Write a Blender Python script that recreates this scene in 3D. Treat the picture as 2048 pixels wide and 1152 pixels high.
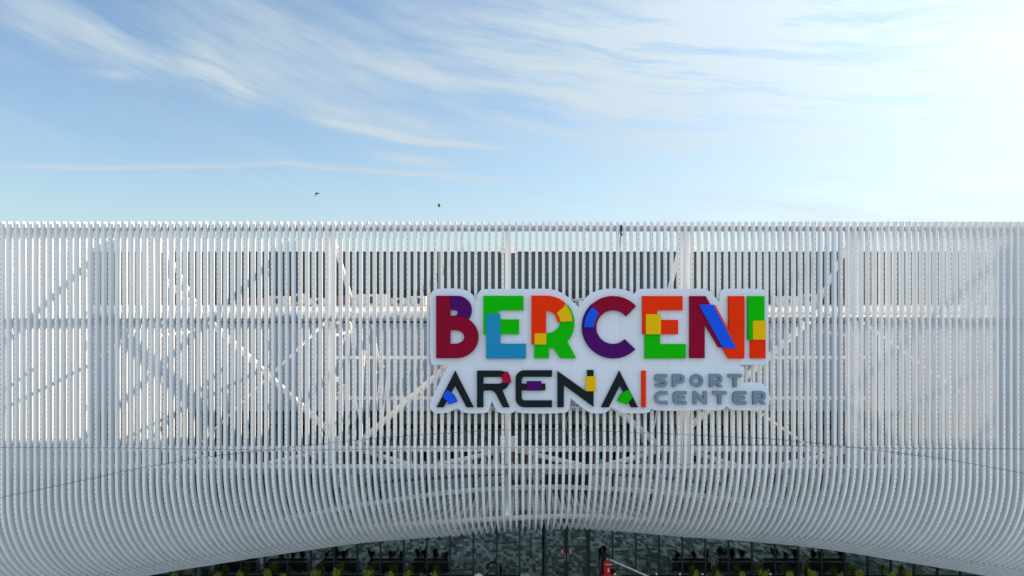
import bpy, bmesh, math, random
from mathutils import Vector, Matrix
R = math.radians
random.seed(7)
sc = bpy.context.scene
for o in list(bpy.data.objects): bpy.data.objects.remove(o)
col = sc.collection

# ------------------------------------------------------------------ camera
F = 24 / 36 * 2048            # focal length in photograph pixels
CX, CY, CZ = 1045.0, 576.0, 20.0
cam_d = bpy.data.cameras.new("camera")
cam_d.lens = 24; cam_d.sensor_width = 36
cam_d.shift_x = -(CX - 1024) / 2048
cam_d.clip_start = 0.1; cam_d.clip_end = 6000
cam = bpy.data.objects.new("camera", cam_d); col.objects.link(cam)
cam.location = (0, 0, CZ); cam.rotation_euler = (R(90), 0, 0)
sc.camera = cam

def P(px, py, Y):             # a place at distance Y in front of the camera
    return Vector(((px - CX) / F * Y, Y, CZ - (py - CY) / F * Y))

# ------------------------------------------------------------------ sun + sky
SUN_AZ, SUN_EL = 66, 24.5
s = Vector((math.sin(R(SUN_AZ)) * math.cos(R(SUN_EL)), math.cos(R(SUN_AZ)) * math.cos(R(SUN_EL)), math.sin(R(SUN_EL))))
ld = bpy.data.lights.new("sun", 'SUN'); ld.energy = 2.9; ld.angle = R(0.7); ld.color = (1.0, 0.75, 0.50)
lo = bpy.data.objects.new("sun", ld); col.objects.link(lo)
lo.rotation_euler = s.to_track_quat('Z', 'Y').to_euler()

w = bpy.data.worlds.new("World"); sc.world = w; w.use_nodes = True
nt = w.node_tree; nt.nodes.clear()
def N(t, **k):
    n = nt.nodes.new(t)
    for a, v in k.items(): setattr(n, a, v)
    return n
def link(a, b): nt.links.new(a, b)
def val(sock, x):
    if isinstance(x, (int, float)): sock.default_value = x
    else: link(x, sock)
def M(op, a, b=0.0, c=None, clamp=False):
    n = N('ShaderNodeMath', operation=op, use_clamp=clamp)
    val(n.inputs[0], a); val(n.inputs[1], b)
    if c is not None: val(n.inputs[2], c)
    return n.outputs[0]
def ramp(x, lo_, hi_):
    n = N('ShaderNodeMapRange', interpolation_type='SMOOTHSTEP'); val(n.inputs[0], x)
    n.inputs[1].default_value = lo_; n.inputs[2].default_value = hi_
    return n.outputs[0]
sky = N('ShaderNodeTexSky', sky_type='NISHITA'); sky.sun_disc = False
sky.sun_elevation = R(SUN_EL); sky.sun_rotation = R(SUN_AZ)
sky.altitude = 100; sky.air_density = 1.0; sky.dust_density = 0.8; sky.ozone_density = 1.8
geo = N('ShaderNodeTexCoord'); sep = N('ShaderNodeSeparateXYZ'); link(geo.outputs['Generated'], sep.inputs[0])
X_, Y_, Z_ = sep.outputs
az = M('ARCTAN2', X_, Y_)
el = M('ARCTAN2', Z_, M('SQRT', M('ADD', M('MULTIPLY', X_, X_), M('MULTIPLY', Y_, Y_))))
def a_of(px): return math.atan((px - CX) / F)
def e_of(px, py): return math.atan((CY - py) / F * math.cos(a_of(px)))
def combine(x, y, z=0.0):
    n = N('ShaderNodeCombineXYZ'); val(n.inputs[0], x); val(n.inputs[1], y); val(n.inputs[2], z); return n.outputs[0]
def noise(vec, scale, detail=6, rough=0.55, dist=0.0):
    n = N('ShaderNodeTexNoise'); n.inputs['Scale'].default_value = scale; n.inputs['Detail'].default_value = detail
    n.inputs['Roughness'].default_value = rough; n.inputs['Distortion'].default_value = dist
    link(vec, n.inputs['Vector']); return n.outputs['Fac']
# the clouds: cirrus fibres running gently downwards to the right
warp = M('SUBTRACT', noise(combine(az, el, 3.3), 5.0, 3), 0.5)
azw = M('ADD', az, M('MULTIPLY', warp, 0.045)); elw = M('ADD', el, M('MULTIPLY', warp, 0.02))
def rotated(deg, sx, sy):
    c, s_ = math.cos(R(deg)), math.sin(R(deg))
    u = M('ADD', M('MULTIPLY', azw, c), M('MULTIPLY', elw, s_))
    v = M('ADD', M('MULTIPLY', azw, -s_), M('MULTIPLY', elw, c))
    return combine(M('MULTIPLY', u, sx), M('MULTIPLY', v, sy), 0.0)
fib1 = noise(rotated(-20, 3.0, 17.0), 1.0, 9, 0.62)
fib2 = noise(rotated(-9, 3.0, 34.0), 1.0, 8, 0.64)
fine = noise(combine(M('MULTIPLY', azw, 9.0), M('MULTIPLY', elw, 22.0), 7.0), 1.0, 7, 0.6)
def streak(x0, y0, x1, y1, wd, amp, fib, lo_=0.38, hi_=0.62):
    """an elongated veil of cloud between two bearings"""
    A0, E0, A1, E1 = a_of(x0), e_of(x0, y0), a_of(x1), e_of(x1, y1)
    ca, ce = (A0 + A1) / 2, (E0 + E1) / 2
    L = math.hypot(A1 - A0, E1 - E0) / 2; th = math.atan2(E1 - E0, A1 - A0)
    du = M('SUBTRACT', azw, ca); dv = M('SUBTRACT', elw, ce)
    u = M('DIVIDE', M('ADD', M('MULTIPLY', du, math.cos(th)), M('MULTIPLY', dv, math.sin(th))), L * 0.85)
    v = M('DIVIDE', M('ADD', M('MULTIPLY', du, -math.sin(th)), M('MULTIPLY', dv, math.cos(th))), wd / F)
    g = M('EXPONENT', M('MULTIPLY', M('ADD', M('POWER', M('ABSOLUTE', u), 3.0), M('POWER', M('ABSOLUTE', v), 2.0)), -1.0))
    f = ramp(fib, lo_, hi_)
    return M('MULTIPLY', M('MULTIPLY', g, f), amp)
parts = [
    streak(-60, -10, 330, 120, 46, 0.62, fib1, 0.34, 0.60),
    streak(200, 40, 560, 210, 34, 0.62, fib1, 0.34, 0.62),
    streak(380, 90, 510, 215, 22, 0.55, fib1, 0.36, 0.56),
    streak(250, -10, 1000, 190, 120, 0.55, fib1, 0.26, 0.66),
    streak(600, 30, 1900, 190, 130, 0.55, fib2, 0.22, 0.66),
    streak(900, 80, 2100, -20, 110, 0.50, fib2, 0.22, 0.66),
    streak(630, 232, 870, 288, 9, 1.0, fine, 0.10, 0.55),
    streak(780, 277, 1010, 296, 5, 0.9, fine, 0.10, 0.50),
    streak(720, 312, 940, 332, 12, 0.50, fine, 0.25, 0.60),
    streak(-200, 326, 640, 329, 4, 0.55, fine, 0.0, 0.50),
    streak(480, 323, 1120, 362, 5, 0.6, fine, 0.0, 0.50),
    streak(140, 146, 290, 152, 8, 0.45, fine, 0.35, 0.60),
    streak(560, 190, 1000, 280, 16, 0.25, fib1, 0.35, 0.65),
    streak(-100, 215, 200, 280, 30, 0.18, fib1, 0.35, 0.7),
]
dens = parts[0]
for p in parts[1:]: dens = M('ADD', dens, p)
# thin veil everywhere, thicker towards the sun
veil = M('MULTIPLY', ramp(az, -0.30, 0.62), ramp(fib2, 0.15, 0.75))
dens = M('ADD', dens, M('MULTIPLY', veil, 0.80))
dens = M('ADD', dens, M('MULTIPLY', ramp(az, 0.38, 0.70), 0.30))
dens = M('ADD', dens, M('MULTIPLY', ramp(fib1, 0.45, 0.85), 0.25))
haze = M('MULTIPLY', M('EXPONENT', M('MULTIPLY', M('MAXIMUM', el, 0.0), -7.0)), 0.74)
dens = M('ADD', dens, haze)
dens = M('ADD', dens, M('MULTIPLY', ramp(M('MULTIPLY', Y_, -1.0), 0.0, 0.5), 0.6))   # unseen cloud fill, added behind the viewer to brighten the facade
dens = M('MINIMUM', M('MAXIMUM', dens, 0.0), 1.0)
bg1 = N('ShaderNodeBackground'); bg1.inputs['Strength'].default_value = 0.10
tint = N('ShaderNodeMix', data_type='RGBA', blend_type='MULTIPLY'); tint.inputs['Factor'].default_value = 1
link(sky.outputs[0], tint.inputs['A']); tint.inputs['B'].default_value = (0.72, 0.82, 0.87, 1); link(tint.outputs['Result'], bg1.inputs['Color'])
bg2 = N('ShaderNodeBackground'); bg2.inputs['Color'].default_value = (0.76, 0.90, 1.0, 1)
# clouds glow more on the sun's side
dotn = N('ShaderNodeVectorMath', operation='DOT_PRODUCT'); link(geo.outputs['Generated'], dotn.inputs[0]); dotn.inputs[1].default_value = s
west_fill = M('MULTIPLY', ramp(M('MULTIPLY', Y_, -1.0), 0.0, 0.5), 0.20)  # extra brightness for the added cloud fill that lights the facade
val(bg2.inputs['Strength'], M('ADD', M('ADD', west_fill, 0.365), M('MULTIPLY', M('POWER', M('MAXIMUM', dotn.outputs['Value'], 0.0), 4.0), 0.40)))
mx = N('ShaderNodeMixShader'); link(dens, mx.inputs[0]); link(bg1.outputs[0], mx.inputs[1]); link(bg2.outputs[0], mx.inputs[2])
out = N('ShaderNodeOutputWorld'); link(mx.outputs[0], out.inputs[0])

sc.view_settings.view_transform = 'Standard'; sc.view_settings.look = 'None'
sc.view_settings.exposure = 1.08; sc.view_settings.gamma = 1.0
sc.render.engine = 'CYCLES'

# ------------------------------------------------------------------ materials
MATS = {}
def mat(name, color, rough=0.5, metal=0.0, var=0.0, vscale=3.0, bump=0.0, bscale=40.0, spec=0.5):
    m = bpy.data.materials.new(name); m.use_nodes = True; t = m.node_tree
    b = t.nodes['Principled BSDF']; b.inputs['Roughness'].default_value = rough; b.inputs['Metallic'].default_value = metal
    b.inputs['Specular IOR Level'].default_value = spec
    b.inputs['Base Color'].default_value = (*color, 1)
    tc = t.nodes.new('ShaderNodeTexCoord')
    if var:
        n = t.nodes.new('ShaderNodeTexNoise'); n.inputs['Scale'].default_value = vscale; n.inputs['Detail'].default_value = 6
        t.links.new(tc.outputs['Object'], n.inputs['Vector'])
        c = t.nodes.new('ShaderNodeMix'); c.data_type = 'RGBA'
        c.inputs['A'].default_value = (*[v * (1 - var) for v in color], 1); c.inputs['B'].default_value = (*[min(1, v * (1 + var)) for v in color], 1)
        t.links.new(n.outputs['Fac'], c.inputs['Factor']); t.links.new(c.outputs['Result'], b.inputs['Base Color'])
    if bump:
        n = t.nodes.new('ShaderNodeTexNoise'); n.inputs['Scale'].default_value = bscale
        t.links.new(tc.outputs['Object'], n.inputs['Vector'])
        bn = t.nodes.new('ShaderNodeBump'); bn.inputs['Strength'].default_value = bump; bn.inputs['Distance'].default_value = 0.02
        t.links.new(n.outputs['Fac'], bn.inputs['Height']); t.links.new(bn.outputs[0], b.inputs['Normal'])
    MATS[name] = m; return m

white_steel = mat('white_steel', (0.90, 0.895, 0.885), 0.45, var=0.04, vscale=2.5)
tube_steel = mat('tube_steel', (0.50, 0.54, 0.60), 0.5, var=0.08, vscale=2)
grey_steel = mat('grey_steel', (0.42, 0.43, 0.45), 0.5, var=0.12, vscale=1.5)
clamp_m = mat('clamp_metal', (0.25, 0.26, 0.28), 0.5, metal=0.6)
black_m = mat('black_rubber', (0.018, 0.018, 0.02), 0.8)
frame_m = mat('dark_frame', (0.016, 0.022, 0.026), 0.45)
hall_m = mat('hall_cladding', (0.035, 0.05, 0.058), 0.55, var=0.15, vscale=0.6)
hall2_m = mat('hall_plinth', (0.025, 0.022, 0.020), 0.6, var=0.2, vscale=0.6)
roof_m = mat('roof_membrane', (0.72, 0.70, 0.66), 0.8, var=0.10, vscale=0.8)
recess_shade_m = mat('recess_shade', (0.02, 0.02, 0.02), 0.8)  # near-black colour paints the shade inside the cornice gap
brown_m = mat('brown_interior', (0.16, 0.085, 0.06), 0.7, var=0.35, vscale=1.2)
tan_m = mat('tan_interior', (0.42, 0.34, 0.30), 0.7, var=0.12, vscale=0.7)
inner_m = mat('interior_grey', (0.09, 0.10, 0.10), 0.8, var=0.3, vscale=0.8)
pale_m = mat('pale_column', (0.50, 0.56, 0.52), 0.6, var=0.05)
concrete = mat('concrete', (0.26, 0.27, 0.26), 0.85, var=0.2, vscale=2)

def fin_material():
    m = bpy.data.materials.new('fin_paint'); m.use_nodes = True; t = m.node_tree; b = t.nodes['Principled BSDF']
    b.inputs['Roughness'].default_value = 0.42
    nn = t.nodes.new; L = t.links.new
    def mth(op, a, c=0.0):
        n = nn('ShaderNodeMath'); n.operation = op
        for i, v in ((0, a), (1, c)):
            if isinstance(v, (int, float)): n.inputs[i].default_value = v
            else: L(v, n.inputs[i])
        return n.outputs[0]
    uv = nn('ShaderNodeUVMap'); uv.uv_map = 'along'; s1 = nn('ShaderNodeSeparateXYZ'); L(uv.outputs[0], s1.inputs[0])
    uj = nn('ShaderNodeUVMap'); uj.uv_map = 'joint'; s2 = nn('ShaderNodeSeparateXYZ'); L(uj.outputs[0], s2.inputs[0])
    # rivets: u = metres across from the rivet line, v = metres along
    v = mth('SUBTRACT', mth('MODULO', s1.outputs[1], 0.27), 0.135)
    d = mth('SQRT', mth('ADD', mth('POWER', s1.outputs[0], 2.0), mth('POWER', v, 2.0)))
    riv = mth('LESS_THAN', d, 0.026)
    j1 = mth('LESS_THAN', mth('ABSOLUTE', s2.outputs[0]), 0.013)
    j2 = mth('LESS_THAN', mth('ABSOLUTE', s2.outputs[1]), 0.013)
    mask = mth('MAXIMUM', riv, mth('MAXIMUM', j1, j2))
    tc = nn('ShaderNodeTexCoord')
    mp = nn('ShaderNodeMapping'); mp.inputs['Scale'].default_value = (7, 7, 0.45); L(tc.outputs['Object'], mp.inputs[0])
    n = nn('ShaderNodeTexNoise'); n.inputs['Scale'].default_value = 1.0; n.inputs['Detail'].default_value = 7; L(mp.outputs[0], n.inputs['Vector'])
    oi = nn('ShaderNodeObjectInfo')
    c1 = nn('ShaderNodeMix'); c1.data_type = 'RGBA'; c1.inputs['A'].default_value = (0.70, 0.735, 0.775, 1); c1.inputs['B'].default_value = (0.93, 0.94, 0.95, 1)
    f = mth('ADD', mth('MULTIPLY', n.outputs['Fac'], 0.7), mth('MULTIPLY', oi.outputs['Random'], 0.3))
    L(f, c1.inputs['Factor'])
    c2 = nn('ShaderNodeMix'); c2.data_type = 'RGBA'; L(mask, c2.inputs['Factor']); L(c1.outputs['Result'], c2.inputs['A']); c2.inputs['B'].default_value = (0.06, 0.065, 0.07, 1)
    L(c2.outputs['Result'], b.inputs['Base Color'])
    return m
fin_m = fin_material()

def panel_material(name, col_a, sx, sz, line=(0.16, 0.18, 0.21), lw=0.03, rough=0.45, rnd=0.08):
    """flat cladding panels with thin joints on the X/Z grid"""
    m = bpy.data.materials.new(name); m.use_nodes = True; t = m.node_tree; b = t.nodes['Principled BSDF']
    b.inputs['Roughness'].default_value = rough
    nn = t.nodes.new; L = t.links.new
    def mth(op, a, c=0.0):
        n = nn('ShaderNodeMath'); n.operation = op
        for i, v in ((0, a), (1, c)):
            if isinstance(v, (int, float)): n.inputs[i].default_value = v
            else: L(v, n.inputs[i])
        return n.outputs[0]
    g = nn('ShaderNodeNewGeometry'); s1 = nn('ShaderNodeSeparateXYZ'); L(g.outputs['Position'], s1.inputs[0])
    fx = mth('DIVIDE', s1.outputs[0], sx); fz = mth('DIVIDE', s1.outputs[2], sz)
    ex = mth('LESS_THAN', mth('FRACT', fx), lw / sx); ez = mth('LESS_THAN', mth('FRACT', fz), lw / sz)
    cell = nn('ShaderNodeCombineXYZ'); L(mth('FLOOR', fx), cell.inputs[0]); L(mth('FLOOR', fz), cell.inputs[1])
    wn = nn('ShaderNodeTexWhiteNoise'); wn.noise_dimensions = '2D'; L(cell.outputs[0], wn.inputs['Vector'])
    c = nn('ShaderNodeMix'); c.data_type = 'RGBA'; L(wn.outputs['Value'], c.inputs['Factor'])
    c.inputs['A'].default_value = (*[v * (1 - rnd) for v in col_a], 1); c.inputs['B'].default_value = (*[v * (1 + rnd) for v in col_a], 1)
    c2 = nn('ShaderNodeMix'); c2.data_type = 'RGBA'; L(mth('MAXIMUM', ex, ez), c2.inputs['Factor']); L(c.outputs['Result'], c2.inputs['A']); c2.inputs['B'].default_value = (*line, 1)
    L(c2.outputs['Result'], b.inputs['Base Color'])
    return m
wall_m = panel_material('wall_panels', (0.29, 0.36, 0.48), 1.5, 0.66)
board_m = panel_material('sign_board', (0.70, 0.77, 0.88), 2.58, 50.0, line=(0.45, 0.49, 0.56), lw=0.012, rnd=0.015, rough=0.35)

def glass_material(name, refl=0.40, tint=(0.30, 0.40, 0.38), gcol=(0.78, 0.90, 0.88), wav=0.012):
    m = bpy.data.materials.new(name); m.use_nodes = True; t = m.node_tree; t.nodes.clear()
    nn = t.nodes.new; L = t.links.new
    tr = nn('ShaderNodeBsdfTransparent'); tr.inputs[0].default_value = (*tint, 1)
    gl = nn('ShaderNodeBsdfGlossy'); gl.inputs['Color'].default_value = (*gcol, 1); gl.inputs['Roughness'].default_value = 0.01
    g = nn('ShaderNodeNewGeometry'); n = nn('ShaderNodeTexNoise'); n.inputs['Scale'].default_value = 0.9; n.inputs['Detail'].default_value = 2
    L(g.outputs['Position'], n.inputs['Vector'])
    b = nn('ShaderNodeBump'); b.inputs['Strength'].default_value = wav; b.inputs['Distance'].default_value = 0.1
    L(n.outputs['Fac'], b.inputs['Height']); L(b.outputs[0], gl.inputs['Normal'])
    fr = nn('ShaderNodeFresnel'); fr.inputs['IOR'].default_value = 1.45
    ad = nn('ShaderNodeMath'); ad.operation = 'ADD'; ad.use_clamp = True; ad.inputs[1].default_value = refl; L(fr.outputs[0], ad.inputs[0])
    mxx = nn('ShaderNodeMixShader'); L(ad.outputs[0], mxx.inputs[0]); L(tr.outputs[0], mxx.inputs[1]); L(gl.outputs[0], mxx.inputs[2])
    o = nn('ShaderNodeOutputMaterial'); L(mxx.outputs[0], o.inputs[0])
    return m
glass_m = glass_material('entrance_glass')
glass2_m = glass_material('upper_glass', 0.10, (0.25, 0.32, 0.32))

def paving_material():
    m = bpy.data.materials.new('mosaic_paving'); m.use_nodes = True; t = m.node_tree; b = t.nodes['Principled BSDF']
    b.inputs['Roughness'].default_value = 0.8
    nn = t.nodes.new; L = t.links.new
    def mth(op, a, c=0.0):
        n = nn('ShaderNodeMath'); n.operation = op
        for i, v in ((0, a), (1, c)):
            if isinstance(v, (int, float)): n.inputs[i].default_value = v
            else: L(v, n.inputs[i])
        return n.outputs[0]
    g = nn('ShaderNodeNewGeometry')
    mp = nn('ShaderNodeMapping'); mp.inputs['Rotation'].default_value = (0, 0, R(9)); L(g.outputs['Position'], mp.inputs[0])
    s1 = nn('ShaderNodeSeparateXYZ'); L(mp.outputs[0], s1.inputs[0])
    def cells(sx, sy):
        yy = mth('FLOOR', mth('DIVIDE', s1.outputs[1], sy))
        xx = mth('FLOOR', mth('ADD', mth('DIVIDE', s1.outputs[0], sx), mth('MULTIPLY', yy, 0.37)))
        c = nn('ShaderNodeCombineXYZ'); L(xx, c.inputs[0]); L(yy, c.inputs[1])
        w_ = nn('ShaderNodeTexWhiteNoise'); w_.noise_dimensions = '2D'; L(c.outputs[0], w_.inputs['Vector'])
        return w_.outputs['Value']
    a = cells(0.24, 0.52); c_ = cells(0.5, 1.15)
    big = nn('ShaderNodeTexNoise'); big.inputs['Scale'].default_value = 0.35; big.inputs['Detail'].default_value = 3; L(g.outputs['Position'], big.inputs['Vector'])
    f = mth('ADD', mth('MULTIPLY', a, 0.55), mth('ADD', mth('MULTIPLY', c_, 0.25), mth('MULTIPLY', big.outputs['Fac'], 0.3)))
    cr = nn('ShaderNodeValToRGB'); L(f, cr.inputs[0])
    e = cr.color_ramp.elements; e[0].position = 0.2; e[0].color = (0.02, 0.03, 0.028, 1); e[1].position = 0.9; e[1].color = (0.60, 0.56, 0.58, 1)
    k = e.new(0.42); k.color = (0.06, 0.09, 0.08, 1); k = e.new(0.62); k.color = (0.24, 0.29, 0.27, 1)
    L(cr.outputs[0], b.inputs['Base Color'])
    return m
paving_m = paving_material()
ground_m = mat('ground_dirt', (0.36, 0.35, 0.32), 0.9, var=0.35, vscale=0.05)
soil_m = mat('planting_soil', (0.07, 0.055, 0.04), 0.95, var=0.3, vscale=6)
kerb_m = mat('kerb_stone', (0.45, 0.46, 0.47), 0.8, var=0.1, vscale=4)

# ------------------------------------------------------------------ mesh helpers
class MB:
    def __init__(s): s.v = []; s.f = []; s.smooth = []
    def quadbox(s, c8, sm=False):
        b = len(s.v); s.v += [tuple(p) for p in c8]
        for q in ((0, 1, 2, 3), (7, 6, 5, 4), (0, 4, 5, 1), (1, 5, 6, 2), (2, 6, 7, 3), (3, 7, 4, 0)):
            s.f.append(tuple(b + i for i in q)); s.smooth.append(sm)
    def box(s, x0, x1, y0, y1, z0, z1):
        s.quadbox([(x0, y0, z0), (x0, y1, z0), (x1, y1, z0), (x1, y0, z0), (x0, y0, z1), (x0, y1, z1), (x1, y1, z1), (x1, y0, z1)])
    def tube(s, pts, r, n=12, r2=None, caps=True):
        pts = [Vector(p) for p in pts]; b = len(s.v); m = len(pts)
        up = Vector((0, 0, 1))
        for i, p in enumerate(pts):
            t = (pts[min(i + 1, m - 1)] - pts[max(i - 1, 0)]).normalized()
            u = up if abs(t.z) < 0.95 else Vector((0, 1, 0))
            a = t.cross(u).normalized(); c = a.cross(t).normalized()
            rr = r if r2 is None else r + (r2 - r) * i / (m - 1)
            for k in range(n):
                th = 2 * math.pi * k / n
                s.v.append(tuple(p + a * (math.cos(th) * rr) + c * (math.sin(th) * rr)))
        for i in range(m - 1):
            for k in range(n):
                s.f.append((b + i * n + k, b + (i + 1) * n + k, b + (i + 1) * n + (k + 1) % n, b + i * n + (k + 1) % n)); s.smooth.append(True)
        if caps:
            s.f.append(tuple(b + k for k in range(n))); s.smooth.append(False)
            s.f.append(tuple(b + (m - 1) * n + k for k in reversed(range(n)))); s.smooth.append(False)
    def bar(s, p0, p1, wx, wy):
        """rectangular bar between two points"""
        p0, p1 = Vector(p0), Vector(p1); t = (p1 - p0).normalized()
        u = Vector((0, 1, 0)) if abs(t.y) < 0.9 else Vector((1, 0, 0))
        a = t.cross(u).normalized(); c = a.cross(t).normalized()
        q = []
        for p in (p0, p1):
            q += [p - a * wx / 2 - c * wy / 2, p + a * wx / 2 - c * wy / 2, p + a * wx / 2 + c * wy / 2, p - a * wx / 2 + c * wy / 2]
        s.quadbox(q)
    def ball(s, c, rx, ry, rz, n=10, m=6):
        b = len(s.v)
        for i in range(m + 1):
            ph = math.pi * i / m
            for k in range(n):
                th = 2 * math.pi * k / n
                s.v.append((c[0] + rx * math.sin(ph) * math.cos(th), c[1] + ry * math.sin(ph) * math.sin(th), c[2] + rz * math.cos(ph)))
        for i in range(m):
            for k in range(n):
                s.f.append((b + i * n + k, b + (i + 1) * n + k, b + (i + 1) * n + (k + 1) % n, b + i * n + (k + 1) % n)); s.smooth.append(True)
    def build(s, name, m, parent=None, bevel=0.0):
        me = bpy.data.meshes.new(name); me.from_pydata(s.v, [], s.f); me.validate()
        bm = bmesh.new(); bm.from_mesh(me); bmesh.ops.recalc_face_normals(bm, faces=bm.faces)
        if bevel: bmesh.ops.bevel(bm, geom=list(bm.edges), offset=bevel, segments=1, affect='EDGES')
        bm.to_mesh(me); bm.free()
        if not bevel and len(me.polygons) == len(s.smooth): me.polygons.foreach_set('use_smooth', s.smooth)
        me.materials.append(m)
        o = bpy.data.objects.new(name, me); col.objects.link(o)
        if parent is not None:
            o.parent = parent; o.matrix_parent_inverse = parent_matrix(parent).inverted()
        return o
def parent_matrix(p):
    m = p.matrix_basis.copy()
    while p.parent is not None:
        m = p.parent.matrix_basis @ p.matrix_parent_inverse @ m; p = p.parent
    return m
def empty(name, loc, label, cat, group=None):
    o = bpy.data.objects.new(name, None); col.objects.link(o); o.location = loc; o.empty_display_size = 0.3
    o['label'] = label; o['category'] = cat
    if group: o['group'] = group
    return o
def boxpart(name, m, parent, *b, bevel=0.0):
    q = MB(); q.box(*b); return q.build(name, m, parent, bevel)

# ------------------------------------------------------------------ the arena building
ARENA = empty('arena_building', (0, 43.5, 0), 'white sports arena wrapped in a screen of curving vertical fins over a glazed entrance', 'building')
YF = 36.8                                   # front face of the fin screen
FIN_T, FIN_D, PITCH = 0.146, 0.335, 13.57
TOP_Z = P(0, 443, YF).z
# lower edge of the screen, as seen against the dark entrance (px, py)
SIL = [(-500, 1290), (0, 1206), (180, 1172), (292, 1150), (390, 1134), (512, 1115), (624, 1099), (717, 1086), (809, 1079), (899, 1073), (947, 1069), (1031, 1064),
       (1079, 1062), (1129, 1058), (1179, 1059), (1274, 1066), (1364, 1074), (1449, 1079), (1536, 1086), (1641, 1096), (1723, 1108), (1826, 1125),
       (1921, 1140), (1986, 1151), (2048, 1163), (2500, 1255)]
def interp(tab, x):
    if x <= tab[0][0]: return tab[0][1]
    for (a, b), (c, d) in zip(tab, tab[1:]):
        if x <= c: return b + (d - b) * (x - a) / (c - a)
    return tab[-1][1]
# smooth table a little
SILs = [(x, sum(interp(SIL, x + d) for d in (-40, -20, 0, 20, 40)) / 5) for x in range(-480, 2500, 20)]
ZEND = 8.5
def b_of(X): return 5.4 + 1.0 * min(1, abs(X) / 6)
def a_of_x(X): return 3.4 + 1.6 * min(1, abs(X) / 6)
def h_at(hs, b, z, A_):
    if z >= A_: return hs + b - 0.16 * (z - A_)
    return hs + b * math.sqrt(max(0, 1 - (1 - z / A_) ** 2))
def fanx(X0, z): return X0 * (1 - 0.018 * z)
def solve_hs(X0):
    b = b_of(X0); A_ = a_of_x(X0); lo_, hi_ = 5.0, 14.0
    for _ in range(30):
        hs = (lo_ + hi_) / 2; best = 0; bz = 0
        for i in range(0, 60):
            z = A_ * i / 59
            q = h_at(hs, b, z, A_) / (YF + z)
            if q > best: best, bz = q, z
        px = CX + fanx(X0, bz) / (YF + bz) * F
        if CY + best * F > interp(SILs, px): hi_ = hs
        else: lo_ = hs
    return min(hs, 19.75 - b)
JOINT1 = [(-400, 1070), (0, 995), (130, 968), (260, 940), (400, 915), (500, 904), (640, 888), (760, 876), (870, 868), (960, 862), (1024, 860), (1190, 862), (1310, 866), (1440, 873), (1536, 877),
          (1650, 888), (1750, 900), (1880, 916), (2048, 946), (2500, 1030)]
JOINT2 = [(-400, 894), (0, 895), (250, 896), (512, 900), (600, 900), (1500, 890), (1750, 896), (2048, 898), (2500, 898)]
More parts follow.
